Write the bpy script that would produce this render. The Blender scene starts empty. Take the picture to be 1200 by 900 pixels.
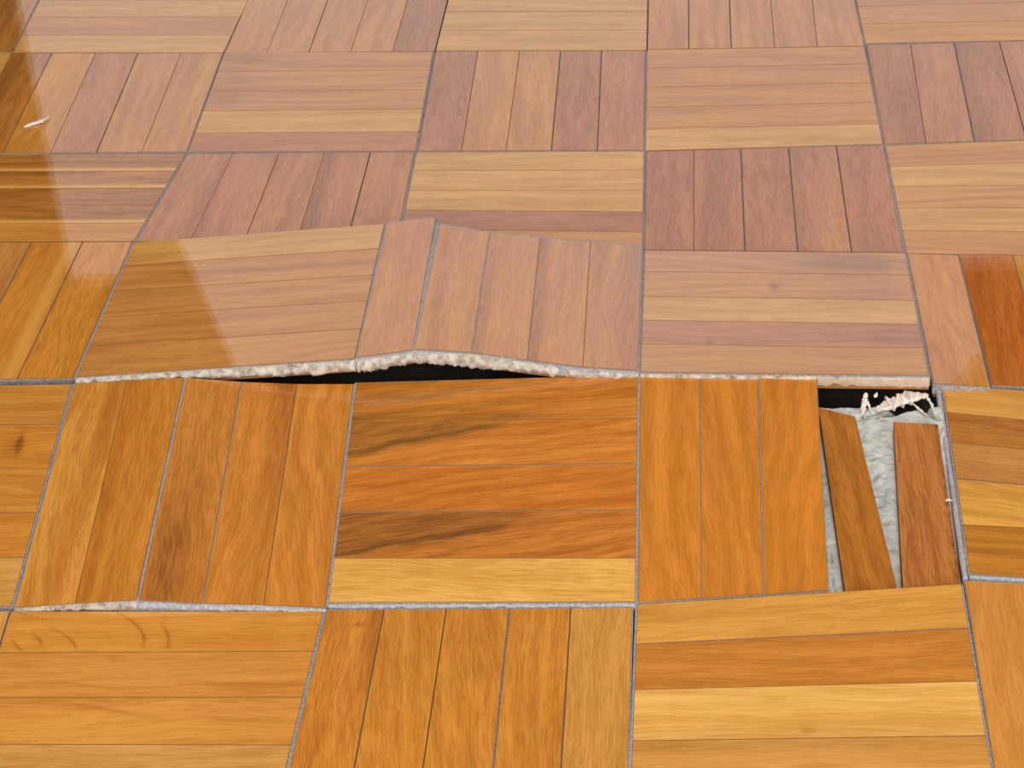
import bpy, math, random
import numpy as np
from mathutils import Matrix, Vector, noise as mn

# ---------------------------------------------------------------- camera
sc = bpy.context.scene
COL = sc.collection
CP = np.array([0.0200798, -1.00691549, 0.52379073])
PITCH, YAW, ROLL, FPX = 0.985588554, 0.0961688822, -0.0678677649, 2575.17
def rx(a): c, s = math.cos(a), math.sin(a); return np.array([[1, 0, 0], [0, c, -s], [0, s, c]])
def rz(a): c, s = math.cos(a), math.sin(a); return np.array([[c, -s, 0], [s, c, 0], [0, 0, 1]])
CM = rz(YAW) @ rx(PITCH) @ rz(ROLL)
cam = bpy.data.objects.new('camera', bpy.data.cameras.new('camera'))
COL.objects.link(cam)
cam.data.sensor_width = 36; cam.data.lens = FPX / 1200 * 36
cam.data.clip_start = .02; cam.data.clip_end = 60
mw = np.eye(4); mw[:3, :3] = CM; mw[:3, 3] = CP
cam.matrix_world = Matrix(mw.tolist())
sc.camera = cam

# ---------------------------------------------------------------- light
sc.view_settings.view_transform = 'Standard'
sc.view_settings.look = 'None'
sc.view_settings.exposure = 0.18
sc.view_settings.gamma = 1
sc.view_settings.use_curve_mapping = False
SKY = .97            # pale overcast sky seen through the windows
world = bpy.data.worlds.new('overcast_sky'); sc.world = world; world.use_nodes = True
bgn = world.node_tree.nodes['Background']
bgn.inputs[0].default_value = (0.91, 0.97, 1.03, 1); bgn.inputs[1].default_value = SKY
def area(name, loc, rot, sx, sy, power, color, spread=math.pi):
    l = bpy.data.lights.new(name, 'AREA'); l.shape = 'RECTANGLE'; l.size = sx; l.size_y = sy
    l.energy = power; l.color = color; l.spread = spread
    o = bpy.data.objects.new(name, l); COL.objects.link(o); o.location = loc; o.rotation_euler = rot
    return o
# added fill lights, unseen: one in the rear opening, one under the ceiling
area('fill_light_rear', (0.2, -3.15, 1.35), (math.radians(-90 + 180), 0, 0), 3.4, 2.2, 70, (1.0, 0.97, 0.93))
area('fill_light_overhead', (0.1, -1.1, 2.47), (0, 0, 0), .7, .7, 30, (1.0, 0.95, 0.87))

# ---------------------------------------------------------------- helpers
def ray(x, y): return CM @ np.array([(x - 600) / FPX, (450 - y) / FPX, -1.0])
def at(x, y, z):      # point of the world seen at a pixel, z millimetres above the slab line
    d = ray(x, y); t = (z / 1000 - CP[2]) / d[2]; return CP + t * d
def proj(P):
    v = CM.T @ (P - CP); return 600 + FPX * v[0] / -v[2], 450 - FPX * v[1] / -v[2]
def link(o, parent=None):
    COL.objects.link(o)
    if parent is not None: o.parent = parent
    return o
def tag(o, label=None, cat=None, group=None, kind=None):
    if label: o['label'] = label
    if cat: o['category'] = cat
    if group: o['group'] = group
    if kind: o['kind'] = kind
    return o
def mesh_obj(name, verts, faces, mat, parent=None, origin=None, smooth=False, uv=None, stain=None, mats=None, midx=None):
    me = bpy.data.meshes.new(name)
    O = np.zeros(3) if origin is None else np.array(origin)
    V = np.array(verts, float) - O
    me.from_pydata(V.tolist(), [], faces); me.update()
    if smooth is True: me.polygons.foreach_set('use_smooth', [True] * len(me.polygons))
    elif smooth is not False: me.polygons.foreach_set('use_smooth', smooth)
    if uv is not None:
        L = me.uv_layers.new(name='UVMap'); idx = np.zeros(len(me.loops), int); me.loops.foreach_get('vertex_index', idx)
        L.data.foreach_set('uv', np.array(uv)[idx].ravel())
    if stain is not None:
        a = me.attributes.new('stain', 'FLOAT', 'POINT'); a.data.foreach_set('value', np.array(stain, float))
    me.materials.append(mat)
    o = bpy.data.objects.new(name, me); link(o, parent)
    if parent is None: o.location = O
    return o
def lin(h):
    h = h.lstrip('#'); r = [int(h[i:i + 2], 16) / 255 for i in (0, 2, 4)]
    return [(c / 12.92 if c <= .04045 else ((c + .055) / 1.055) ** 2.4) for c in r]

# ---------------------------------------------------------------- wood node group
def wood_group():
    g = bpy.data.node_groups.new('oak_grain', 'ShaderNodeTree')
    I = g.interface
    for n, t, d in (('Light', 'NodeSocketColor', (.6, .25, .03, 1)), ('Dark', 'NodeSocketColor', (.3, .1, .01, 1)), ('Stain Colour', 'NodeSocketColor', (.1, .04, .01, 1)),
                    ('Angle', 'NodeSocketFloat', 0.), ('Figure', 'NodeSocketFloat', .5), ('Fibre', 'NodeSocketFloat', .5), ('Arch', 'NodeSocketFloat', .3), ('Gloss', 'NodeSocketFloat', .07)):
        s = I.new_socket(n, in_out='INPUT', socket_type=t); s.default_value = d
    I.new_socket('Shader', in_out='OUTPUT', socket_type='NodeSocketShader')
    N = g.nodes; L = g.links
    gi = N.new('NodeGroupInput'); go = N.new('NodeGroupOutput')
    uv = N.new('ShaderNodeUVMap'); uv.uv_map = 'UVMap'
    rot = N.new('ShaderNodeVectorRotate'); rot.rotation_type = 'Z_AXIS'; L.new(uv.outputs[0], rot.inputs['Vector']); L.new(gi.outputs['Angle'], rot.inputs['Angle'])
    def mul(v, s):
        m = N.new('ShaderNodeVectorMath'); m.operation = 'MULTIPLY'; L.new(v, m.inputs[0]); m.inputs[1].default_value = s; return m.outputs[0]
    def ns(v, s, det, rough=.5, dist=0.):
        n = N.new('ShaderNodeTexNoise'); n.noise_dimensions = '2D'; L.new(mul(v, s), n.inputs['Vector']); n.inputs['Scale'].default_value = 1
        n.inputs['Detail'].default_value = det; n.inputs['Roughness'].default_value = rough; n.inputs['Distortion'].default_value = dist; return n.outputs['Fac']
    def mt(op, a, b, c=None):
        m = N.new('ShaderNodeMath'); m.operation = op
        for i, x in enumerate((a, b, c)):
            if x is None: continue
            if isinstance(x, (int, float)): m.inputs[i].default_value = x
            else: L.new(x, m.inputs[i])
        return m.outputs[0]
    def rng(x, a, b, c, d):
        m = N.new('ShaderNodeMapRange'); L.new(x, m.inputs[0]); 
        for i, q in enumerate((a, b, c, d)): m.inputs[i + 1].default_value = q
        return m.outputs[0]
    base = rot.outputs[0]
    # slow wander of the fibres
    warp = ns(base, (9, 30, 1), 2)
    wv = N.new('ShaderNodeCombineXYZ'); L.new(mt('MULTIPLY', mt('SUBTRACT', warp, .5), .012), wv.inputs['Y'])
    add = N.new('ShaderNodeVectorMath'); L.new(base, add.inputs[0]); L.new(wv.outputs[0], add.inputs[1]); V = add.outputs[0]
    fig = rng(ns(V, (7, 150, 1), 3, .55), .3, .7, 0, 1)
    # growth-ring arches
    warp2 = ns(base, (14, 22, 1), 1)
    sep = N.new('ShaderNodeSeparateXYZ'); L.new(V, sep.inputs[0])
    arch = mt('SINE', mt('ADD', mt('MULTIPLY', sep.outputs['Y'], 800), mt('MULTIPLY', warp2, 14)), 0)
    arch = rng(arch, -1, 1, 0, 1)
    fib = rng(ns(V, (60, 1300, 1), 3, .7), .34, .66, 0, 1)
    broad = rng(ns(base, (16, 60, 1), 2), .3, .7, 0, 1)
    pore = rng(ns(V, (90, 1900, 1), 2), .60, .72, 0, 1)
    f = mt('ADD', mt('MULTIPLY', fig, gi.outputs['Figure']), mt('MULTIPLY', arch, gi.outputs['Arch']))
    f = mt('ADD', f, mt('MULTIPLY', fib, gi.outputs['Fibre']))
    f = mt('ADD', f, mt('MULTIPLY', broad, .28))
    f = mt('ADD', f, mt('MULTIPLY', pore, mt('MULTIPLY', gi.outputs['Fibre'], .9)))
    tot = mt('ADD', mt('ADD', gi.outputs['Figure'], gi.outputs['Arch']), mt('ADD', gi.outputs['Fibre'], .28))
    f = mt('DIVIDE', f, tot)
    f = rng(f, .24, .80, 0, 1)
    mix = N.new('ShaderNodeMix'); mix.data_type = 'RGBA'; L.new(f, mix.inputs[0]); L.new(gi.outputs['Light'], mix.inputs[6]); L.new(gi.outputs['Dark'], mix.inputs[7])
    at_ = N.new('ShaderNodeAttribute'); at_.attribute_name = 'stain'
    st = mt('MULTIPLY', at_.outputs['Fac'], mt('ADD', .62, mt('MULTIPLY', fib, .45)))
    mx2 = N.new('ShaderNodeMix'); mx2.data_type = 'RGBA'; L.new(st, mx2.inputs[0]); L.new(mix.outputs[2], mx2.inputs[6]); L.new(gi.outputs['Stain Colour'], mx2.inputs[7])
    bs = N.new('ShaderNodeBsdfPrincipled'); L.new(mx2.outputs[2], bs.inputs['Base Color'])
    bs.inputs['Roughness'].default_value = .55; bs.inputs['Specular IOR Level'].default_value = .12
    bs.inputs['Coat Weight'].default_value = 1.0; bs.inputs['Coat IOR'].default_value = 1.5
    L.new(gi.outputs['Gloss'], bs.inputs['Coat Roughness'])
    bp = N.new('ShaderNodeBump'); bp.inputs['Strength'].default_value = .12; bp.inputs['Distance'].default_value = .0004
    L.new(mt('ADD', ns(V, (25, 380, 1), 2), mt('MULTIPLY', fib, .25)), bp.inputs['Height']); L.new(bp.outputs[0], bs.inputs['Normal'])
    bp2 = N.new('ShaderNodeBump'); bp2.inputs['Strength'].default_value = .012; bp2.inputs['Distance'].default_value = .0006
    L.new(ns(base, (28, 55, 1), 1), bp2.inputs['Height']); L.new(bp2.outputs[0], bs.inputs['Coat Normal'])
    L.new(bs.outputs[0], go.inputs[0])
    return g
OAK = wood_group()
# tones of the oak: light, dark, figure, fibre, arch
TONES = {
    'P': ('#E0A95B', '#C2893B', .5, .5, .15),     # pale yellow
    'L': ('#D6964B', '#B67733', .5, .5, .12),     # light honey
    'M': ('#DB973C', '#B97928', .5, .55, .15),    # mid honey
    'O': ('#DE9636', '#BA7420', .45, .6, .15),    # orange
    'R': ('#CB884A', '#AA6A38', .4, .6, .1),      # reddish
    'D': ('#C27E46', '#9E6034', .4, .6, .1),      # dark reddish
    'B': ('#C5822F', '#925A18', .55, .6, .2),     # brown
}
_mats = {}
def wood(tone, angle=0., gloss=.012, **kw):
    key = (tone, round(angle, 2), gloss, tuple(sorted(kw.items())))
    if key in _mats: return _mats[key]
    l, d, fi, fb, ar = TONES[tone]
    l = kw.get('light', l); d = kw.get('dark', d)
    m = bpy.data.materials.new('oak_' + tone); m.use_nodes = True; nt = m.node_tree
    nt.nodes.remove(nt.nodes['Principled BSDF'])
    n = nt.nodes.new('ShaderNodeGroup'); n.node_tree = OAK
    n.inputs['Light'].default_value = (*lin(l), 1); n.inputs['Dark'].default_value = (*lin(d), 1)
    n.inputs['Stain Colour'].default_value = (*lin(kw.get('stain', '#6E4A1C')), 1)
    n.inputs['Angle'].default_value = math.radians(angle); n.inputs['Figure'].default_value = kw.get('fig', fi)
    n.inputs['Fibre'].default_value = kw.get('fib', fb); n.inputs['Arch'].default_value = kw.get('arch', ar); n.inputs['Gloss'].default_value = gloss
    nt.links.new(n.outputs[0], nt.nodes['Material Output'].inputs[0])
    _mats[key] = m; return m
def rough_mat(name, c1, c2, scale=300., rough=.9, c3=None, bump=.4):
    m = bpy.data.materials.new(name); m.use_nodes = True; nt = m.node_tree; N = nt.nodes; L = nt.links
    b = N['Principled BSDF']; b.inputs['Roughness'].default_value = rough; b.inputs['Specular IOR Level'].default_value = .2
    tc = N.new('ShaderNodeTexCoord'); no = N.new('ShaderNodeTexNoise'); no.inputs['Scale'].default_value = scale; no.inputs['Detail'].default_value = 4; no.inputs['Roughness'].default_value = .65
    L.new(tc.outputs['Object'], no.inputs['Vector'])
    cr = N.new('ShaderNodeValToRGB'); e = cr.color_ramp.elements
    e[0].position = .36; e[0].color = (*lin(c1), 1); e[1].position = .62; e[1].color = (*lin(c2), 1)
    if c3: q = cr.color_ramp.elements.new(.28); q.color = (*lin(c3), 1)
    L.new(no.outputs['Fac'], cr.inputs[0]); L.new(cr.outputs[0], b.inputs['Base Color'])
    if bump:
        bp = N.new('ShaderNodeBump'); bp.inputs['Strength'].default_value = bump; bp.inputs['Distance'].default_value = .0006
        L.new(no.outputs['Fac'], bp.inputs['Height']); L.new(bp.outputs[0], b.inputs['Normal'])
    return m
M_FILL = rough_mat('grey_joint_filler', '#85817F', '#AFAFB3', 900, c3='#66594C')
M_FILLG = rough_mat('pale_grey_joint_filler', '#8E9197', '#B9BDC4', 900)
M_CRUST = rough_mat('dried_floor_adhesive', '#988A7A', '#CFC8BE', 300, c3='#644A32', bump=.6)
M_BED = rough_mat('pale_adhesive_bed', '#B6BAB7', '#D5DAD8', 170, c3='#8E8375', bump=.8)
M_SHARD = rough_mat('pale_adhesive_shard', '#CFC0B4', '#EFE6DE', 500, c3='#A08A78', bump=.8)
M_SCREED = rough_mat('dark_subfloor', '#3A3430', '#4A443F', 60)

# ---------------------------------------------------------------- parquet builders
T = .0068
rng_ = random.Random(11)
def lerp(a, b, t): return a + (b - a) * t
def edge_mat():
    m = bpy.data.materials.new('raw_oak_edge'); m.use_nodes = True; b = m.node_tree.nodes['Principled BSDF']
    b.inputs['Base Color'].default_value = (*lin('#94683A'), 1); b.inputs['Roughness'].default_value = .8; b.inputs['Specular IOR Level'].default_value = .15
    return m
M_EDGE = edge_mat()
def on_edge(A, B, val, axis):
    # the point of the 3D edge A-B that is seen at pixel column (axis 0) or row (axis 1) val
    lo, hi = -1.5, 2.5
    f = lambda t: proj(lerp(A, B, t))[axis]
    s = 1 if f(hi) > f(lo) else -1
    for _ in range(46):
        m = (lo + hi) / 2
        if (f(m) - val) * s < 0: lo = m
        else: hi = m
    return lerp(A, B, (lo + hi) / 2)
def slab(P00, P10, P11, P01, g, th=T, nx=8, ny=30, bump=None, bevel=.00016):
    """strip: P00..P10 runs across (start end), P01..P11 across (far end); returns verts, faces, st"""
    P00, P10, P11, P01 = map(np.array, (P00, P10, P11, P01))
    w = (np.linalg.norm(P10 - P00) + np.linalg.norm(P11 - P01)) / 2
    h = (np.linalg.norm(P01 - P00) + np.linalg.norm(P11 - P10)) / 2
    gl, gr, gs, ge = [x / 1000 for x in g]
    us = [gl / w] + [gl / w + bevel / w] + list(np.linspace(gl / w + bevel / w, 1 - gr / w - bevel / w, nx + 1)[1:-1]) + [1 - gr / w - bevel / w, 1 - gr / w]
    vs = [gs / h] + [gs / h + bevel / h] + list(np.linspace(gs / h + bevel / h, 1 - ge / h - bevel / h, ny + 1)[1:-1]) + [1 - ge / h - bevel / h, 1 - ge / h]
    nrm = np.cross(P10 - P00, P01 - P00); nrm /= np.linalg.norm(nrm)
    if nrm[2] < 0: nrm = -nrm
    V, st = [], []
    nu, nv = len(us), len(vs)
    for j, v in enumerate(vs):
        for i, u in enumerate(us):
            P = lerp(lerp(P00, P10, u), lerp(P01, P11, u), v)
            if bump: P = P + nrm * bump(u, v)
            if i in (0, nu - 1) or j in (0, nv - 1): P = P - nrm * bevel * .8
            V.append(P); st.append((u, v))
    F = []
    idx = lambda i, j: j * nu + i
    flip = np.cross(P10 - P00, P01 - P00)[2] < 0
    def ringof(i0, i1, j0, j1):
        return [idx(i, j0) for i in range(i0, i1 + 1)] + [idx(i1, j) for j in range(j0 + 1, j1 + 1)] + [idx(i, j1) for i in range(i1 - 1, i0 - 1, -1)] + [idx(i0, j) for j in range(j1 - 1, j0, -1)]
    for j in range(1, nv - 2):
        for i in range(1, nu - 2):
            q = [idx(i, j), idx(i + 1, j), idx(i + 1, j + 1), idx(i, j + 1)]
            F.append(q[::-1] if flip else q)
    nt = len(F)
    # eased edge with vertices of its own, so that it does not bend the shading of the flat face
    inner, outer = ringof(1, nu - 2, 1, nv - 2), ringof(0, nu - 1, 0, nv - 1)
    dup = {}
    for k in inner:
        dup[k] = len(V); V.append(V[k]); st.append(st[k])
    def q4(a, b, c, d):
        q = [a, b, c, d]; F.append(q[::-1] if flip else q)
    for i in range(nu - 1):
        for j in (0, nv - 2):
            if 0 < i < nu - 2 or True:
                q = [idx(i, j), idx(i + 1, j), idx(i + 1, j + 1), idx(i, j + 1)]
                q4(*[dup.get(x, x) for x in q])
    for j in range(1, nv - 2):
        for i in (0, nu - 2):
            q = [idx(i, j), idx(i + 1, j), idx(i + 1, j + 1), idx(i, j + 1)]
            q4(*[dup.get(x, x) for x in q])
    b0 = len(V)
    for k in outer: V.append(V[k] - nrm * (th - bevel)); st.append(st[k])
    n = len(outer)
    for k in range(n):
        q = [outer[k], b0 + k, b0 + (k + 1) % n, outer[(k + 1) % n]]
        F.append(q[::-1] if flip else q)
    bot = [b0 + k for k in range(n)]
    F.append(bot if flip else bot[::-1])
    sm = [True] * nt + [False] * (len(F) - nt)
    return V, F, st, sm, w, h
def strip_obj(name, corners, g, mat, parent, origin, stain=None, bump=None, fine=False, th=T):
    V, F, st, sm, w, h = slab(*corners, g, th=th, nx=26 if fine else 6, ny=170 if fine else 16, bump=bump)
    ou, ov = rng_.uniform(0, 30), rng_.uniform(0, 30)
    W_, H_ = w, h
    uv = [(v * H_ + ou, u * W_ + ov) for u, v in st]
    sv = [stain(u, v) if stain else 0. for u, v in st]
    o = mesh_obj(name, V, F, mat, parent, origin, sm, uv, sv)
    o.data.materials.append(M_EDGE)
    o.data.polygons.foreach_set('material_index', [0 if q else 1 for q in sm])
    return o
def gaussd(x, s): return math.exp(-(x / s) ** 2)

def crust(name, A, B, drop0, drop1, parent, origin, mat=None, out=.0012, blobs=(), seed=0, n=170, ragged=.0012, th=T, top=.0003, skew=0):
    """lumpy dried adhesive clinging to the front face of a lifted edge A-B (towards the camera)"""
    mat = mat or M_CRUST
    A, B = np.array(A), np.array(B)
    e = (B - A); Lg = np.linalg.norm(e); e = e / Lg
    fw = np.array([e[1], -e[0], 0]); fw /= np.linalg.norm(fw)
    if fw[1] > 0: fw = -fw
    V, F = [], []; m = 7
    for i in range(n + 1):
        t = i / n; P = lerp(A, B, t); L_ = t * Lg
        nz = mn.noise(Vector((L_ * 260 + seed * 7.3, seed, 0))); n2 = mn.noise(Vector((L_ * 900, seed * 3.1, 2))); n3 = mn.noise(Vector((L_ * 90, seed * 1.7, 5)))
        depth = lerp(drop0, drop1, t) + ragged * (.7 * nz + .5 * n2)
        blob = sum(a * gaussd(t - c, s) for c, s, a in blobs)
        depth = max(depth + blob * .7, .0006)
        for k in range(m + 1):
            q = k / m
            bulge = math.sin(math.pi * min(1, q * 1.0)) * out * (1 + .8 * nz) + out * .25
            bulge += out * .5 * mn.noise(Vector((L_ * 420, q * 3.5, seed * 2.2))) + blob * math.sin(math.pi * q)
            if k == 0: bulge = -.0010
            if k == m: bulge = -.0002
            V.append(P + fw * bulge - np.array([0, 0, top + q * depth]))
        V.append(P - fw * .003 - np.array([0, 0, top + depth * .8]))
        V.append(P - fw * .003 - np.array([0, 0, top + .0004]))
    r = m + 3
    for i in range(n):
        for k in range(r):
            a, b = i * r + k, i * r + (k + 1) % r
            F.append([a, b, b + r, a + r])
    F.append(list(range(r))[::-1]); F.append([n * r + k for k in range(r)])
    return mesh_obj(name, V, F, mat, parent, origin, True)

GROUP = 'oak mosaic parquet tiles of the floor'
TILES = {}
def tile(key, ori, TL, TR, BR, BL, ba, bb, tones, label, gaps=None, angles=None, stains=None, ends=(.25, .25), edge=(.35, .35), bumps=None, fill=None, custom=None, mats=None, skip=(), fillz=.00032, fillout=.0005, gloss=.012):
    """TL..BL: (px, py, z mm). ori 'v': ba/bb = columns along the top/bottom edge; 'h': rows along the left/right edge."""
    c = [at(*q) for q in (TL, TR, BR, BL)]
    org = sum(c) / 4; org[2] -= T
    e = bpy.data.objects.new('parquet_tile', None); e.empty_display_size = .02; link(e); e.location = org
    tag(e, label, 'floor tile', GROUP)
    if ori == 'v':
        A = [on_edge(c[0], c[1], x, 0) for x in ba]; B = [on_edge(c[3], c[2], x, 0) for x in bb]
    else:
        A = [on_edge(c[0], c[3], y, 1) for y in ba]; B = [on_edge(c[1], c[2], y, 1) for y in bb]
    n = len(tones)
    gaps = gaps or [.12] * (n - 1)
    if ori == 'h': gaps = [max(.16, q * 1.2) for q in gaps]
    quads = []
    for i in range(n):
        q = (A[i], A[i + 1], B[i + 1], B[i])
        if custom and i in custom: q = tuple(at(*p) for p in custom[i])
        quads.append(q)
        if i in skip: continue
        gl = edge[0] if i == 0 else gaps[i - 1] / 2
        gr = edge[1] if i == n - 1 else gaps[i] / 2
        ang = (angles[i] if angles else rng_.uniform(-3, 3))
        kw = (mats or {}).get(i, {})
        strip_obj('strip', q, (gl, gr, ends[0], ends[1]), wood(tones[i], ang, gloss, **kw), e, org,
                  stain=(stains or {}).get(i), bump=(bumps or {}).get(i), fine=bool(stains and i in stains))
    # joint filler: a thin slab just under the wearing surface, showing in the joints
    V, F = [], []
    dn = np.array([0, 0, fillz]); dt = np.array([0, 0, T * .75])
    for i, q in enumerate(quads):
        if i in skip: continue
        cen = sum(q) / 4
        ex = []
        for p in q:
            d = p - cen; d[2] = 0; ex.append(p + d / np.linalg.norm(d) * fillout)
        b = len(V); K = 8
        for zz in (dn, dt):
            for j in range(K + 1):
                for i2 in range(K + 1):
                    V.append(lerp(lerp(ex[0], ex[1], i2 / K), lerp(ex[3], ex[2], i2 / K), j / K) - zz)
        g_ = lambda l, i2, j: b + l * (K + 1) ** 2 + j * (K + 1) + i2
        for j in range(K):
            for i2 in range(K):
                F.append([g_(0, i2, j), g_(0, i2 + 1, j), g_(0, i2 + 1, j + 1), g_(0, i2, j + 1)])
                F.append([g_(1, i2, j), g_(1, i2, j + 1), g_(1, i2 + 1, j + 1), g_(1, i2 + 1, j)])
        for k in range(K):
            F += [[g_(0, k, 0), g_(1, k, 0), g_(1, k + 1, 0), g_(0, k + 1, 0)], [g_(0, k, K), g_(0, k + 1, K), g_(1, k + 1, K), g_(1, k, K)],
                  [g_(0, 0, k), g_(0, 0, k + 1), g_(1, 0, k + 1), g_(1, 0, k)], [g_(0, K, k), g_(1, K, k), g_(1, K, k + 1), g_(0, K, k + 1)]]
    mesh_obj('joint_filler', V, F, fill or M_FILL, e, org)
    TILES[key] = (e, org, c, quads)
    return e

# ---------------------------------------------------------------- room (structure)
def plain(name, col, rough=.9):
    m = bpy.data.materials.new(name); m.use_nodes = True; b = m.node_tree.nodes['Principled BSDF']
    b.inputs['Base Color'].default_value = (*lin(col), 1); b.inputs['Roughness'].default_value = rough; return m
M_WALL = rough_mat('brown_wall_paint', '#33261A', '#36291D', 8, bump=0)
M_WALLP = rough_mat('cream_wall_paint', '#CDC3B2', '#D2C8B8', 8, bump=0)
M_CEIL = rough_mat('ceiling_paint', '#8E867C', '#938B82', 6, bump=0)
M_FRAME = plain('white_window_frame', '#D8D6D2', .4)
def box_vf(V, F, x0, x1, y0, y1, z0, z1):
    b = len(V); V += [(x0, y0, z0), (x1, y0, z0), (x1, y1, z0), (x0, y1, z0), (x0, y0, z1), (x1, y0, z1), (x1, y1, z1), (x0, y1, z1)]
    F += [[b + k for k in f] for f in ((0, 3, 2, 1), (4, 5, 6, 7), (0, 1, 5, 4), (1, 2, 6, 5), (2, 3, 7, 6), (3, 0, 4, 7))]
def boxes(name, bl, mat, parent=None, kind='structure'):
    V, F = [], []
    for b in bl: box_vf(V, F, *b)
    o = mesh_obj(name, V, F, mat, parent)
    if kind and parent is None: o['kind'] = kind
    return o
RX0, RX1, RY0, RY1, RH = -2.8, 3.2, -3.2, 3.6, 2.5
WX0, WX1, WZ1 = -1.515, 2.3, 2.24
boxes('wall_front', [(RX0, WX0, RY1, RY1 + .05, 0, RH), (WX1, RX1, RY1, RY1 + .05, 0, RH), (WX0, WX1, RY1, RY1 + .05, WZ1, RH)], M_WALL)
boxes('wall_left', [(RX0 - .12, RX0, RY0, RY1, 0, RH)], M_WALLP)
boxes('wall_right', [(RX1, RX1 + .12, RY0, RY1, 0, RH)], M_WALLP)
boxes('wall_back', [(RX0, -1.6, RY0 - .12, RY0, 0, RH), (2.0, RX1, RY0 - .12, RY0, 0, RH), (-1.6, 2.0, RY0 - .12, RY0, 2.46, RH)], M_WALLP)
boxes('ceiling', [(RX0, RX1, RY0, RY1, RH, RH + .1)], M_CEIL)
wf = boxes('window_1', [(WX0 + .001, WX0 + .008, RY1 + .005, RY1 + .04, .02, WZ1 - .001), (WX1 - .06, WX1 - .001, RY1 + .005, RY1 + .04, .02, WZ1 - .001),
                   (WX0 + .02, WX1 - .06, RY1 + .005, RY1 + .04, WZ1 - .02, WZ1 - .001), (WX0 + .02, WX1 - .06, RY1 + .005, RY1 + .04, .005, .06)], M_FRAME)

# surrounding floor beyond the modelled tiles, and the dark slab beneath
def floor_mat():
    m = bpy.data.materials.new('parquet_far'); m.use_nodes = True; nt = m.node_tree; N = nt.nodes; L = nt.links
    b = N['Principled BSDF']; b.inputs['Roughness'].default_value = .3; b.inputs['Coat Weight'].default_value = 1; b.inputs['Coat Roughness'].default_value = .07
    tc = N.new('ShaderNodeTexCoord'); ck = N.new('ShaderNodeTexChecker'); ck.inputs['Scale'].default_value = 1 / .12
    L.new(tc.outputs['Object'], ck.inputs['Vector'])
    def br(rot):
        mp = N.new('ShaderNodeMapping'); mp.inputs['Rotation'].default_value = (0, 0, rot); L.new(tc.outputs['Object'], mp.inputs['Vector'])
        t = N.new('ShaderNodeTexBrick'); t.offset = 0; t.inputs['Scale'].default_value = 1; t.inputs['Brick Width'].default_value = .12; t.inputs['Row Height'].default_value = .024
        t.inputs['Mortar Size'].default_value = .0003; t.inputs['Color1'].default_value = (*lin('#D08B3A'), 1); t.inputs['Color2'].default_value = (*lin('#B97230'), 1); t.inputs['Mortar'].default_value = (.2, .18, .16, 1)
        L.new(mp.outputs[0], t.inputs['Vector']); return t.outputs['Color']
    mx = N.new('ShaderNodeMix'); mx.data_type = 'RGBA'; L.new(ck.outputs['Fac'], mx.inputs[0]); L.new(br(0), mx.inputs[6]); L.new(br(math.pi / 2), mx.inputs[7]); L.new(mx.outputs[2], b.inputs['Base Color'])
    return m
px0, px1, py0, py1 = -.50, .262, -.53, .262
fo = boxes('floor', [(RX0, px0, RY0, RY1, -.008, 0), (px1, RX1, RY0, RY1, -.008, 0), (px0, px1, RY0, py0, -.008, 0), (px0, px1, py1, RY1, -.008, 0)], floor_mat())
boxes('floor_slab', [(RX0, RX1, RY0, RY1, -.10, -.0115)], M_SCREED)

# ---------------------------------------------------------------- parquet tiles
Z = 0
def fl(x, y): return (x, y, 0)
# --- farthest row
tile('A0', 'v', fl(-193, -38), fl(67, -44), fl(15, 61), fl(-235, 66), [-193, -141, -89, -37, 15, 67], [-235, -185, -135, -85, -35, 15], 'BMMBB',
     'dark orange-brown parquet tile cut off by the top left corner')
tile('A1', 'h', fl(67, -40), fl(312, -44), fl(262, 62), fl(15, 62), [-40, -20, 0, 20, 41, 62], [-40, -20, 0, 20, 41, 62], 'LLPLP',
     'pale tan tile of lengthwise strips at the top edge, second from the left corner')
tile('A2', 'v', fl(309, -44), fl(536, -44), fl(510, 60), fl(263, 62), [309, 354, 400, 445, 490, 536], [263, 313, 362, 411, 460, 510], 'LLLLD',
     'tan tile at the top edge with a dark reddish strip at its right end', gaps=[.05, .3, .05, .1])
tile('A3', 'h', fl(536, -44), fl(760, -46), fl(758, 59), fl(510, 60), [-44, -25, -6, 13.5, 35.5, 60], [-46, -27, -7, 13, 35, 59], 'LLPPP',
     'pale sandy tile of lengthwise strips in the middle of the top edge', gaps=[.05, .05, .25, .15])
tile('A4', 'v', fl(761, -46), fl(992, -52), fl(1013, 54), fl(758, 58), [761, 807, 853, 899, 946, 992], [758, 807, 857, 908, 958, 1013], 'LLLLL',
     'tan tile at the top edge, right of the middle, with five narrow upright strips', gaps=[.45, .5, .1, .1],
     mats={0: dict(fig=.9), 1: dict(fig=.9), 2: dict(fig=.9), 3: dict(fig=.9)})
tile('A5', 'h', fl(992, -52), fl(1232, -60), fl(1275, 46), fl(1014, 52), [-52, -32, -12, 7, 28, 51], [-60, -40, -20, 1, 23, 46], 'LLLLM',
     'tan tile of lengthwise strips in the top right corner', gaps=[.1, .1, .1, .1])
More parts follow.
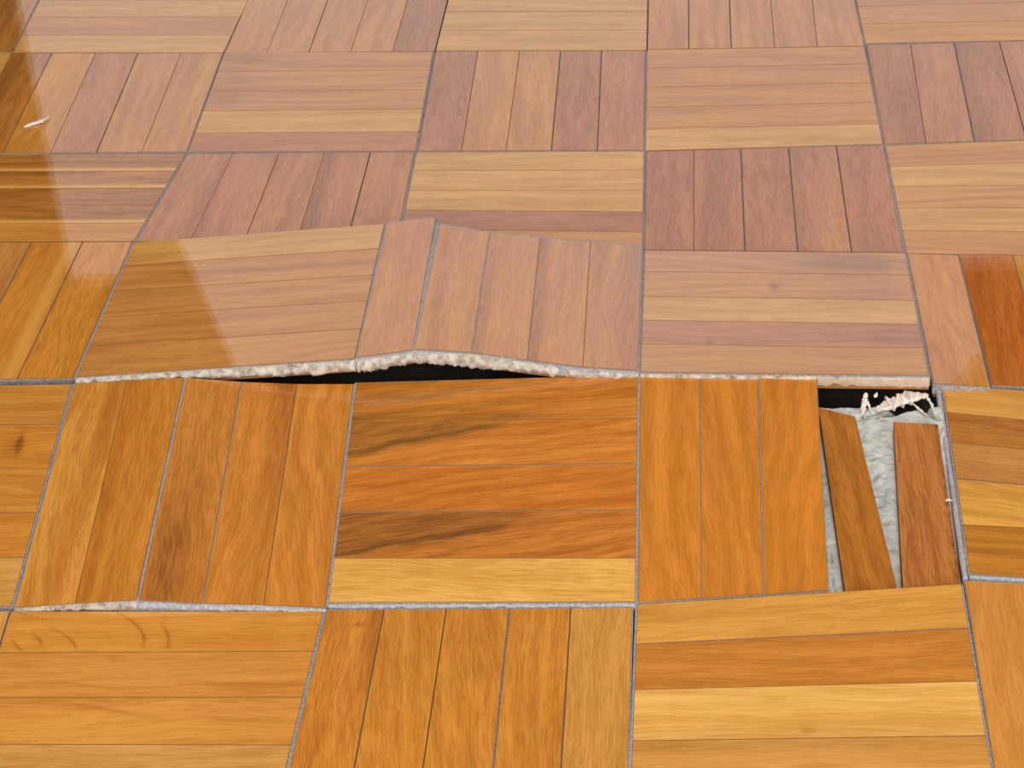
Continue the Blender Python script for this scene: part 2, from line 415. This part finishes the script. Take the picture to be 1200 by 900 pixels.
# --- second row
tile('B0', 'h', fl(-240, 66), fl(14, 62), fl(-45, 180), fl(-310, 184), [66, 87, 109, 133, 158, 184], [62, 83, 105, 129, 154, 180], 'PPLMM',
     'yellowish corner of a tile at the left edge, under the dark corner tile')
tile('B1', 'v', fl(15, 62), fl(262, 62), fl(219, 178), fl(-52, 180), [13, 61, 112, 162, 212, 262], [-52, 3, 59, 113, 166, 219], 'BMRLL',
     'tile at upper left of upright strips carrying the small white flake', gaps=[.35, .12, .4, .1])
tile('B2', 'h', fl(263, 61), fl(508, 60), fl(487, 177), fl(220, 178), [61, 84, 107, 130, 156, 178], [60, 82, 105, 128, 154, 177], 'LLLPR',
     'brownish tile with a dark mottled patch on its upper left, second row from the back', gaps=[.05, .05, .12, .05],
     stains={1: lambda u, v: .45 * gaussd(v - .08, .12) * gaussd(u - .5, .5), 2: lambda u, v: .5 * gaussd(v - .07, .10) * gaussd(u - .4, .5), 0: lambda u, v: .35 * gaussd(v - .1, .1)},
     mats={0: dict(stain='#8A5636', fig=.9), 1: dict(stain='#8A5636', fig=.9), 2: dict(stain='#8A5636', fig=.9)}, edge=(.4, .2))
tile('B3', 'v', fl(510, 60), fl(757, 59), fl(755, 176), fl(489, 177), [510, 560, 609, 657, 705, 757], [489, 541, 593, 646, 700, 755], 'DLLDR',
     'tile whose two tan strips lie between dark reddish ones, second row from the back', gaps=[.12, .12, .4, .5], edge=(.6, .5),
     stains={3: lambda u, v: 0.})
tile('B4', 'h', fl(758, 58), fl(1013, 54), fl(1035, 169), fl(756, 177), [58, 80, 102, 126, 151, 177], [54, 75, 97, 120, 145, 169], 'LLLLP',
     'tan tile of lengthwise strips right of middle, second row from the back', gaps=[.1, .12, .1, .12])
tile('B5', 'v', fl(1015, 53), fl(1276, 46), fl(1318, 160), fl(1036, 169), [1015, 1067, 1118, 1171, 1223, 1276], [1036, 1085, 1142, 1203, 1260, 1318], 'DRDRL',
     'tile at the upper right edge with a dark brown strip beside a greyish joint', gaps=[.12, .6, .3, .2], edge=(.35, .3),
     stains={2: lambda u, v: .5 * max(0, 1 - u * 2.2)}, mats={2: dict(stain='#7A4526'), 3: dict()})
# --- third row
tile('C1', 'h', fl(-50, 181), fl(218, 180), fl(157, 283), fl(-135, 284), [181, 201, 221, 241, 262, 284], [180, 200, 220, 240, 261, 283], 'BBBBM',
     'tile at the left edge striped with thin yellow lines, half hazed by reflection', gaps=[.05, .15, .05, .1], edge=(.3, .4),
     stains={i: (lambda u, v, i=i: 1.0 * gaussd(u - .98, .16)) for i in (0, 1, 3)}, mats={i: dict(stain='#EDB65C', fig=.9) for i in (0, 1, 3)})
tile('C2', 'v', fl(220, 180), fl(486, 178), fl(464, 291), fl(159, 283), [220, 273, 327, 380, 434, 486], [159, 222, 285, 346, 405, 464], 'RRRRR',
     'pinkish tile left of middle whose near edge disappears under a lifted tile', gaps=[.05, .2, .05, .5], edge=(.4, .5),
     stains={0: lambda u, v: .55 * gaussd(u - 1., .22), 1: lambda u, v: .5 * gaussd(u, .12), 3: lambda u, v: .75 * gaussd(u - .12, .22)},
     mats={0: dict(stain='#8E5230'), 1: dict(stain='#8E5230'), 3: dict(stain='#87502E')})
tile('C3', 'h', fl(488, 178), fl(755, 177), fl(753, 293), fl(465, 292), [178, 200, 223, 246, 268, 292], [177, 199, 223, 248, 272, 293], 'PPPDL',
     'pale sandy tile with one dark reddish strip, behind the tented peak', gaps=[.05, .05, .12, .12], edge=(.4, .3))
tile('C4', 'v', fl(757, 177), fl(1036, 170), fl(1060, 296), fl(755, 293), [757, 813, 868, 924, 980, 1036], [755, 813, 873, 935, 998, 1060], 'DDDRD',
     'reddish brown tile of five upright strips parted by blue-grey joints', gaps=[.1, .6, .65, .45], edge=(.4, .4),
     stains={3: lambda u, v: .5 * gaussd(u - .1, .2) + .4 * gaussd(u - .5, .2) * max(0, 1 - v * 2)}, mats={3: dict(stain='#8A5234')})
tile('C5', 'h', fl(1037, 170), fl(1318, 160), fl(1368, 302), fl(1062, 297), [170, 195, 219, 244, 270, 297], [160, 187, 215, 243, 272, 302], 'LPLPL',
     'pale streaky tile of lengthwise strips at the right edge, third row from the back', gaps=[.05, .1, .05, .1], edge=(.6, .3),
     mats={i: dict(fig=1.2) for i in range(5)})
# --- fourth row: lifted along its near edge
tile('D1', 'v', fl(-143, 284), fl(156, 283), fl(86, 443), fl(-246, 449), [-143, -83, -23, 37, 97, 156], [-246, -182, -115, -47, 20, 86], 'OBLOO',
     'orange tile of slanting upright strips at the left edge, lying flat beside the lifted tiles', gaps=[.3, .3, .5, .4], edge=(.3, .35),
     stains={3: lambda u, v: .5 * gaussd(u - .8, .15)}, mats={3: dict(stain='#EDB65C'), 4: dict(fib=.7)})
zTL, zTR, zBR, zBL = 1.5, 12, 16.5, 4.5
tile('D2', 'h', (157, 284, zTL), (451, 262, zTR), (416, 420, zBR), (88, 442, zBL), [284, 311, 341, 372, 405, 442], [262, 291, 322, 352, 385, 420], 'PLLLL',
     'lifted honey tile of lengthwise strips left of the peak, dark gap under its right end', gaps=[.05, .15, .12, .2], edge=(.15, .2),
     stains={1: lambda u, v: .5 * gaussd(u - .5, .18) * min(1, v * 2), 2: lambda u, v: .3 * gaussd(u - .1, .1), 3: lambda u, v: .6 * gaussd(u - .95, .1) * max(0, 1 - v * 2.5)},
     mats={i: dict(stain='#9C5E1E', arch=.15) for i in range(5)})
tile('D3', 'v', (453, 261, 12.5), (753, 289, 4), (748, 434, 15), (417, 419, 16), [453, 511, 574, 633, 692, 753], [417, 482, 553, 618, 683, 748], 'RRRRR',
     'tented tile at the peak of the buckle with a wide open joint between its strips', gaps=[.5, .5, .2, .05], edge=(.2, .3), fill=M_FILLG, fillout=.0009,
     custom={0: ((453, 261, 12.8), (511, 254, 14.8), (484, 410, 20), (417, 419, 17.6)),
             1: ((515, 262, 14.3), (574, 272, 11.5), (553, 413, 19), (485, 409, 20.5)),
             2: ((574, 272, 11.5), (633, 278, 9), (618, 422, 17.5), (553, 413, 19)),
             3: ((633, 278, 9), (692, 283, 6.5), (683, 430, 16.3), (618, 422, 17.5)),
             4: ((692, 283, 6.5), (753, 289, 4), (748, 434, 15), (683, 430, 16.3))},
     stains={4: lambda u, v: .4 * gaussd(u - .85, .2) + .3 * gaussd(u - .2, .1), 3: lambda u, v: .5 * gaussd(u - .05, .15), 2: lambda u, v: .4 * gaussd(u - .1, .15)},
     mats={i: dict(light='#D39150', dark='#B6763C', stain='#8E5230', fig=.6) for i in range(5)})
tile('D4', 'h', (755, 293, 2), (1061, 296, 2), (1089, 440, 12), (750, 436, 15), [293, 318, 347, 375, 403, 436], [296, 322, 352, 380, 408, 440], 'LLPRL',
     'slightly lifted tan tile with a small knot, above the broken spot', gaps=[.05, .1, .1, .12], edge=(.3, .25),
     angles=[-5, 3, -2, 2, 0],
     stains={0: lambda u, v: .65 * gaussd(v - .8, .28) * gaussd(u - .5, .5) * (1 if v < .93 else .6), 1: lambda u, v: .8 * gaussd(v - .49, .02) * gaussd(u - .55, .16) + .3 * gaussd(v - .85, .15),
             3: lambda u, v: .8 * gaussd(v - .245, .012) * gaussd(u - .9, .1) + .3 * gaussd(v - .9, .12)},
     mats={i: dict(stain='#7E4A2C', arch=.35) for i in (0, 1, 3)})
tile('D5', 'v', fl(1064, 297), fl(1368, 302), fl(1430, 462), fl(1098, 449), [1064, 1123, 1187, 1248, 1308, 1368], [1098, 1162, 1230, 1297, 1363, 1430], 'LOMOM',
     'orange tile of upright strips at the right edge, its leftmost strip hazed by reflection', gaps=[.5, .3, .2, .2], edge=(.5, .3),
     custom={0: ((1062, 296.5, .5), (1123, 299, 0), (1161, 453.5, 1.6), (1093, 449.5, 3.6))}, fillout=.0001,
     mats={0: dict(light='#D99445', dark='#B9702F'), 1: dict(light='#C9731F', dark='#A4560F')})
# --- fifth row: lifted along its far edge
tile('E1', 'h', fl(-246, 455), (84, 450, 2), fl(14, 711), fl(-350, 712), [455, 499, 549, 601, 655, 712], [450, 497, 549, 601, 653, 711], 'MOMOP',
     'orange tile at the left edge whose second strip has a dark knot', gaps=[.35, .12, .3, .25], edge=(.3, .5),
     stains={1: lambda u, v: min(1, 1.3 * gaussd(v - .877, .012) * gaussd(u - .45, .22) + .45 * gaussd(v - .85, .035) * gaussd(u - .5, .3))},
     mats={1: dict(stain='#8A4A10')}, angles=[0, 4, -2, 2, 0])
tile('E2', 'v', (86, 449, 2.5), (414, 449, 4.5), (382, 712, 1), (16, 712, 0), [86, 148, 217, 283, 348, 414], [16, 88, 160, 236, 308, 382], 'MOOOO',
     'orange tile of upright strips bent up along a grey joint, below the left lifted edge', gaps=[.1, 1.1, .45, .15], edge=(.45, .3), fill=M_FILLG, fillz=.0006,
     custom={0: ((86, 449, 2.5), (149, 445.5, 4.8), (88, 707.5, 2), (16, 712, 0)),
             1: ((149, 445.5, 4.8), (217, 442, 7), (161, 703, 4.3), (88, 707.5, 2)),
             2: ((217, 442, 7), (283, 447, 5.6), (237, 707, 3), (161, 703, 4.3)),
             3: ((283, 447, 5.6), (348, 449.5, 4.8), (309, 709, 2), (237, 707, 3)),
             4: ((348, 449.5, 4.8), (415, 449.5, 4.5), (382, 712, 1), (309, 709, 2))},
     stains={2: lambda u, v: .85 * max(0, min(1, 1.6 * v - .3)) * (gaussd(u - .35, .4)), 3: lambda u, v: .85 * gaussd(u - .85, .26) * max(0, 1 - v * 1.25), 1: lambda u, v: .6 * gaussd(u - .12, .16) + .3 * gaussd(u - .45, .1), 0: lambda u, v: .55 * gaussd(u - .82 + .25 * v, .16)},
     mats={0: dict(light='#E6A044', stain='#B2661A'), 1: dict(stain='#AC5E16'), 2: dict(light='#DE9440', stain='#8A4A14', fib=.8), 3: dict(light='#DF9138', stain='#9C5212', arch=.2), 4: dict(light='#DF9138', fib=.8, arch=.45)},
     angles=[-2, -1, -2, 1, -4])
def olive(slope, v0, w, soft):
    # dark heartwood wedge that tapers along the strip
    def f(u, v):
        wob = .10 * mn.noise(Vector((v * 9, 3.1, 0)))
        edge_ = v0 + slope * v + wob
        inside = 1 / (1 + math.exp(-(edge_ - u) / soft))
        fade = 1 / (1 + math.exp((v - w) / .05))
        fib = .5 + .8 * mn.noise(Vector((v * 5, (u - slope * v * .8) * 9, 1)))
        rim = gaussd(edge_ - u - .05, .06)
        return max(0, min(1, inside * fade * (.4 + .35 * fib + .85 * rim)))
    return f
tile('E3', 'h', (417, 448, 4.5), (748, 439, 13), (745, 706, 1), (384, 707, 1), [448, 495, 547, 600, 654, 707], [439, 490, 543, 598, 654, 706], 'OOOOP',
     'tile in the centre with dark olive-brown streaks and one pale yellow strip', gaps=[.15, .45, .35, .15], edge=(.3, .5), ends=(.3, .25),
     angles=[7, 12, 13, 13, -3],
     stains={0: lambda u, v: .55 * max(0, min(1, (.75 - v) * 3)) * (.5 + .5 * math.sin(u * 16 + v * 9 + 2 * mn.noise(Vector((v * 6, u * 3, 0))))) + .5 * gaussd(u - .9, .08) * max(0, 1 - v),
             1: olive(-1.25, .78, .55, .05), 2: lambda u, v: .35 * gaussd(u - .95 + v * .2, .12) + .2 * gaussd(u - .4 - .2 * math.sin(v * 4), .08),
             3: olive(-1.15, 1.0, .62, .05), 4: lambda u, v: 0},
     mats={0: dict(light='#D98C34', dark='#B2691C', stain='#7C5316', arch=.1), 1: dict(light='#DE8F34', dark='#B8691A', stain='#71501F', arch=.3), 2: dict(light='#DE8A30', dark='#B56518', stain='#9C5812', arch=.3),
           3: dict(light='#D68836', dark='#A9611C', stain='#674419', arch=.3), 4: dict(light='#F3BE62', dark='#D79A3E', fib=.8)})
E4 = tile('E4', 'v', (749.5, 439, 13), (1095, 444, 9), (1126, 682, -1), (747, 706, 0), [749.5, 820, 889, 957, 1026, 1095], [747, 822, 895, 971, 1050, 1126], 'OOOOO',
     'broken tile right of centre, three strips still fixed and two missing', gaps=[.25, .5, .1, .1], edge=(.3, .15), skip=(3, 4), ends=(.3, .15),
     custom={2: ((889, 440, 12), (957, 441, 11), (971, 692, -.5), (895, 697, -.3))},
     angles=[-2, -5, 5, 0, 0],
     mats={0: dict(arch=.35, light='#DD8C30'), 1: dict(arch=.4, light='#DB8A2F'), 2: dict(arch=.4, light='#DB882C')})
tile('E5', 'h', fl(1104, 450), fl(1428, 475), fl(1490, 698), fl(1136, 672), [450, 483, 518, 560, 615, 672], [475, 516, 552, 595, 632, 698], 'PBLPM',
     'pale and brown striped tile at the right edge, beside a broad grey joint', gaps=[.12, .1, .5, .2], edge=(.3, .3), ends=(.2, .3),
     mats={1: dict(light='#C4802C', dark='#9A5A1C'), 3: dict(light='#EDB04C', dark='#C98A2C', fig=.9), 0: dict(light='#E5A94F', dark='#CC8C3A'), 4: dict(light='#D08A26', dark='#A96813', fig=.9)}, angles=[-3, -3, -5, -5, -4])
# --- nearest row
tile('F1', 'v', fl(-350, 716), fl(12, 716), fl(-70, 985), fl(-450, 985), [-350, -278, -206, -134, -61, 12], [-450, -374, -298, -222, -146, -70], 'MOMOP',
     'sliver of a yellow tile in the bottom left part of the left edge', edge=(.3, .15))
def rays(u, v):
    s = 0
    for (v0, u0, v1, u1, bend) in ((.335, .0, .455, .95, .04), (.50, .35, .535, .95, .012), (.13, .35, .25, .95, .02), (.03, .7, .08, 1., .0), (.015, .02, .12, .22, .0), (.09, .55, .13, .85, .01)):
        if u0 <= u <= u1 or abs(u - u0) < .03:
            q = (u - u0) / (u1 - u0); vv = v0 + (v1 - v0) * q + bend * math.sin(math.pi * q)
            s = max(s, gaussd(v - vv, .006) * .9 * min(1, .35 + 1.2 * (1 - abs(2 * q - 1))))
    return s + .18 * gaussd(u - 1.0, .06)
tile('F2', 'h', fl(13, 716), fl(380, 716), fl(316, 985), fl(-72, 985), [716, 765, 817, 872, 928, 985], [716, 763, 817, 873, 928, 985], 'LLLPL',
     'light honey tile in the bottom left with curved dark ray marks on its first strip', gaps=[.12, .1, .12, .1], edge=(.15, .5), ends=(.2, .45),
     stains={0: rays, 1: lambda u, v: .6 * gaussd(u - .78 + .1 * math.sin(v * 9), .035) * gaussd(v - .25, .2) + .6 * gaussd(u - .72, .05) * gaussd(v - .83, .16) + .4 * gaussd(u - .15, .05) * gaussd(v - .75, .12),
             2: lambda u, v: .65 * gaussd(u - .1 - .75 * (v - .25) * 1.5, .04) * gaussd(v - .42, .17) + .5 * gaussd(u - .5, .05) * gaussd(v - .87, .1)},
     mats={0: dict(light='#E5A144', dark='#CC8428', stain='#A85A12'), 1: dict(light='#E3A045', dark='#C88030', stain='#B8681E'), 2: dict(light='#E2A045', dark='#C88030', stain='#B8681E')},
     angles=[0, 1, 2, 0, 2])
tile('F3', 'v', fl(382, 714), fl(742, 711), fl(735, 985), fl(318, 985), [382, 450, 523, 597, 669, 742], [318, 399, 483, 569, 652, 735], 'OOOOL',
     'orange tile of upright strips at bottom centre, its right strip paler yellow', gaps=[.3, .25, .6, .3], edge=(.35, .4), ends=(.45, .2),
     stains={0: lambda u, v: .7 * gaussd(u - .85, .12) * max(0, 1 - v * 2) + .3 * gaussd(u - .3, .1) + .8 * gaussd(v - .075, .012) * gaussd(u - .62, .09)},
     mats={0: dict(light='#E09638', dark='#B8701E', stain='#9A5414'), 1: dict(arch=.15), 2: dict(arch=.15), 3: dict(arch=.15), 4: dict(light='#DFA04A', dark='#C08436', fib=.9, arch=.1)}, angles=[-2, -6, -6, -4, 0])
tile('F4', 'h', fl(746, 708), (1127, 684, 1.5), fl(1176, 985), fl(736, 988), [708, 755, 808, 868, 928, 988], [684, 736, 798, 862, 925, 985], 'LMPLL',
     'light honey tile at the bottom right of centre with a bright pale middle strip', gaps=[.35, .15, .12, .1], edge=(.15, .3), ends=(.3, .2),
     stains={2: lambda u, v: .45 * gaussd(v - .5, .02) * gaussd(u - .85, .08) + .25 * gaussd(u - .9, .1), 3: lambda u, v: .25 * gaussd(u - .1, .15)},
     mats={0: dict(light='#E8A94A', dark='#CB8832'), 1: dict(light='#D88F34', dark='#B97224'), 2: dict(light='#F6C46A', dark='#DCA045', stain='#AC6A38', fig=.9), 3: dict(light='#E3A654', dark='#CC8C38')})
tile('F5', 'v', (1129.5, 680, 0), fl(1520, 700), fl(1600, 985), fl(1178, 985), [1129.5, 1208, 1286, 1364, 1442, 1520], [1178, 1264, 1348, 1432, 1516, 1600], 'LMOMO',
     'light orange strip of a tile in the bottom right corner', edge=(.2, .3), ends=(.3, .3), mats={0: dict(light='#DE9A42', dark='#C88234', fig=.25)}, angles=[-2, 0, 0, 0, 0])

# ---------------------------------------------------------------- dried adhesive on the lifted edges
def tp(k): return TILES[k][0], TILES[k][1]
D2, oD2 = tp('D2'); D3, oD3 = tp('D3'); D4, oD4 = tp('D4'); E2, oE2 = tp('E2'); E3, oE3 = tp('E3'); E5, oE5 = tp('E5')
crust('adhesive_crust', at(89, 442, 4.4), at(416, 420, 16.4), .0038, .0064, D2, oD2, ragged=.0016, out=.0014, blobs=((.74, .03, .0014), (.862, .024, .0015)), seed=1, n=260)
crust('adhesive_crust', at(418, 419, 17.5), at(484, 410, 19.9), .0072, .0066, D3, oD3, ragged=.0022, out=.0017, blobs=((.25, .16, .0012),), seed=2, n=90)
crust('adhesive_crust', at(485, 409, 20.4), at(748, 434.5, 14.9), .0068, .0055, D3, oD3, ragged=.0020, out=.0017, blobs=((.74, .03, .0008),), seed=3, n=220)
crust('adhesive_crust', at(751, 436, 14.9), at(957, 438.6, 13.0), .0062, .0062, D4, oD4, seed=4, n=120, out=.0008)
crust('adhesive_crust', at(958, 438.6, 13.0), at(1089, 440.3, 11.9), .0067, .0067, D4, oD4, seed=5, n=120, out=.0004, ragged=.0003,
      mat=rough_mat('torn_pale_wood_edge', '#BFA083', '#CDB8A2', 220, c3='#A98B70'))
crust('adhesive_crust', at(17, 712, 0), at(160, 703.5, 4.2), .002, .004, E2, oE2, seed=6, n=120, out=.0010)
crust('adhesive_crust', at(161, 703.5, 4.2), at(381, 712, .9), .004, .002, E2, oE2, seed=7, n=160, out=.0009, mat=M_FILLG)
crust('adhesive_crust', at(385, 707, .9), at(744, 706, .9), .003, .003, E3, oE3, seed=8, n=160, out=.0009, mat=M_FILLG, ragged=.0006)
def ridge(name, A, B, w, parent, org, mat, seed=0, n=80, h=.006):
    A, B = np.array(A), np.array(B); e = B - A; Lg = np.linalg.norm(e); s = np.array([e[1], -e[0], 0]) / Lg
    V, F = [], []
    for i in range(n + 1):
        t = i / n; P = lerp(A, B, t); w0 = w * (1 + .25 * mn.noise(Vector((t * 14, seed, 0))))
        for k, (a, dz) in enumerate(((-.5, -h), (-.5, 0), (-.25, .0003), (.25, .0002), (.5, 0), (.5, -h))):
            V.append(P + s * a * w0 + np.array([0, 0, dz + .0002 * mn.noise(Vector((t * 60, a * 3, seed)))]))
    for i in range(n):
        for k in range(6):
            a, b = i * 6 + k, i * 6 + (k + 1) % 6; F.append([a, b, b + 6, a + 6])
    F.append(list(range(6))[::-1]); F.append([n * 6 + k for k in range(6)])
    return mesh_obj(name, V, F, mat, parent, org, True)
ridge('adhesive_ridge', at(1099.5, 455, -.5), at(1131.5, 678, -.5), .0020, E5, oE5, rough_mat('grey_adhesive', '#A39FA6', '#BDB9C0', 500), seed=2)
ridge('adhesive_ridge', at(1136, 675, -.4), at(1300, 685, -.4), .0014, E5, oE5, M_FILLG, seed=3)

ridge('joint_filler', at(513.3, 258.5, 14.0), at(485, 409, 19.7), .0014, D3, oD3, M_FILLG, seed=5, h=.004)
# ---------------------------------------------------------------- the hole: bed of adhesive, loose strips, debris
SCRATCH = [(at(1004, 492, 0), at(1040, 484, 0), .006, .0011), (at(1040, 484, 0), at(1078, 474, 0), .008, .0020), (at(1078, 474, 0), at(1097, 490, 0), .006, .0012)] + [
    (at(a, b, -3), at(c, d, -3), -.0 + .0042, .0006) for a, b, c, d in ((1020, 542, 1030, 538), (1024, 563, 1032, 555), (1028, 581, 1036, 579), (1030, 592, 1034, 590), (1038, 610, 1042, 606), (974, 668, 978, 684), (972, 640, 974, 650))]
def bedz(x, y):
    t = (y + .365) / .122                       # 0 near, 1 far edge of the hump
    z = lerp(-.0082, .0010, max(0, min(1, t)))
    if t > 1: z = lerp(.0010, -.0112, min(1, (t - 1) / .03))
    for (q1, q2, dp, sg) in SCRATCH:
        ex, ey = q2[0] - q1[0], q2[1] - q1[1]; tt = max(0, min(1, ((x - q1[0]) * ex + (y - q1[1]) * ey) / (ex * ex + ey * ey)))
        dd = math.hypot(x - q1[0] - tt * ex, y - q1[1] - tt * ey); z -= dp * gaussd(dd, sg)
    z += .0006 * mn.noise(Vector((x * 240, y * 240, 0))) + .0005 * mn.noise(Vector((x * 700, y * 500, 3)))
    return z
V, F = [], []; nx, ny = 110, 260
xa, xb, ya, yb = .069, .1245, -.372, -.236
for j in range(ny + 1):
    for i in range(nx + 1):
        x, y = lerp(xa, xb, i / nx), lerp(ya, yb, j / ny)
        V.append((x, y, max(bedz(x, y), -.0113)))
for j in range(ny):
    for i in range(nx):
        a = j * (nx + 1) + i; F.append([a, a + 1, a + nx + 2, a + nx + 1])
r0 = [i for i in range(nx + 1)] + [j * (nx + 1) + nx for j in range(1, ny + 1)] + [ny * (nx + 1) + i for i in range(nx - 1, -1, -1)] + [j * (nx + 1) for j in range(ny - 1, 0, -1)]
b0 = len(V)
for k in r0: V.append((V[k][0], V[k][1], -.0114))
for k in range(len(r0)): F.append([r0[k], b0 + k, b0 + (k + 1) % len(r0), r0[(k + 1) % len(r0)]])
F.append([b0 + k for k in range(len(r0))][::-1])
bed = mesh_obj('adhesive_bed', V, F, M_BED, None, (.097, -.30, -.0114), True)
tag(bed, 'pale grey bed of old floor adhesive laid bare in the hole of the broken tile', 'adhesive')

def loose(corners, label, tone, kw, bumpf=None, stain=None, ang=0):
    c = [at(*q) for q in corners]; org = sum(c) / 4; org[2] -= T
    o = strip_obj('loose_parquet_strip', (c[0], c[1], c[2], c[3]), (0, 0, 0, 0), wood(tone, ang, .1, **kw), None, org, stain=stain, bump=bumpf, fine=True, th=.0064)
    tag(o, label, 'wood strip', 'loose strips in the broken tile'); return o
loose(((959, 477, 6.0), (1002, 488, 6.0), (1054, 700, -1.2), (992, 704, -1.2)), 'loose brown oak strip leaning against the fixed strips, left one in the hole', 'B',
      dict(light='#C07A28', dark='#93550F', arch=.25), ang=-4)
def ragged_stain(u, v):
    return max(0, min(1, .9 * gaussd(u - 1, .07) * (.5 + .9 * mn.noise(Vector((v * 30, 0, 0)))))) + .4 * gaussd(v, .05) * gaussd(u - .85, .12)
loose(((1047, 494, 6.0), (1099, 497, 6.0), (1128, 700, -1.2), (1059, 704, -1.2)), 'loose oak strip with a ragged right edge, right one in the hole', 'R',
      dict(light='#CB8440', dark='#9C5A24', stain='#4A2A10', arch=.2), stain=ragged_stain, ang=-3)

def shard(pts, w, label, mat=M_SHARD, name='adhesive_shard', seed=0, cat='debris', n=26):
    """an irregular splinter following pixel points (x, y, z mm) with half-width w (m)"""
    P = [at(*q) for q in pts]; V, F = [], []; m = 8
    segs = []
    for i in range(n + 1):
        t = i / n * (len(P) - 1); k = min(int(t), len(P) - 2); segs.append(lerp(P[k], P[k + 1], t - k))
    org = sum(segs) / len(segs)
    for i, c in enumerate(segs):
        d = segs[min(i + 1, n)] - segs[max(i - 1, 0)]; d /= np.linalg.norm(d)
        a = np.cross(d, [0, 0, 1.]); 
        if np.linalg.norm(a) < .2: a = np.cross(d, [1., 0, 0])
        a /= np.linalg.norm(a); b = np.cross(a, d)
        rr = w * (math.sin(math.pi * (i + .35) / (n + .7)) ** .5) * (1 + .75 * mn.noise(Vector((i * .55, seed * 5.1, 0))))
        for k in range(m):
            th = 2 * math.pi * k / m; r2 = rr * (1 + .5 * mn.noise(Vector((i * .8, k * 1.3, seed))))
            V.append(c + a * math.cos(th) * r2 + b * math.sin(th) * r2 * .6)
    for i in range(n):
        for k in range(m): F.append([i * m + k, i * m + (k + 1) % m, (i + 1) * m + (k + 1) % m, (i + 1) * m + k])
    F.append(list(range(m))[::-1]); F.append([n * m + k for k in range(m)])
    o = mesh_obj(name, V, F, mat, None, org, False); tag(o, label, cat, 'debris in the hole'); return o
shard([(1026, 481, 1.5), (1045, 473, 2.5), (1064, 466, 3.5), (1088, 463, 4)], .0034, 'thick pale jagged lump of torn adhesive slanting across the top of the hole', seed=1)
shard([(1010, 487, 1.0), (1013, 472, 4.5), (1015, 460, 7)], .0013, 'thin pale splinter standing upright at the left of the debris', seed=2)
shard([(1021, 484, 1.0), (1018, 474, 4), (1012, 464, 6)], .0006, 'thin grey sliver leaning on the upright pale splinter', seed=3)
shard([(1025, 466, 5), (1028, 460, 6.5)], .0007, 'tiny pale crumb behind the upright splinter', seed=4, n=8)
shard([(1052, 468, 4), (1053, 461, 6)], .0007, 'small pale spike rising from the jagged lump', seed=5, n=8)
shard([(1066, 470, 3), (1078, 480, 2), (1088, 488, 1.5)], .0006, 'thin pale splinter pointing down to the right corner of the hole', seed=6)
shard([(1084, 462, 4), (1092, 474, 2), (1095, 486, 1.5)], .0007, 'pale curl of adhesive against the right rim of the hole', seed=7)
shard([(1007, 491, .8), (1024, 489, .6), (1040, 484, .8)], .0007, 'low dark-edged crumb line at the foot of the debris', seed=8, mat=M_CRUST)
shard([(1108, 587, 5), (1112, 585, 5), (1116, 587, 4)], .0006, 'tiny pale chip on the ragged edge of the right loose strip', seed=9, n=8)

# small white flake at upper left
shard([(28, 149, .5), (38, 145, .8), (46, 143, 1.2), (58, 137, 1.0)], .0014, 'small white flake lying on the orange tile at upper left', mat=plain('white_flake', '#E4E2E4', .6), name='white_flake', seed=12)
bpy.data.objects['white_flake']['group'] = ''
del bpy.data.objects['white_flake']['group']
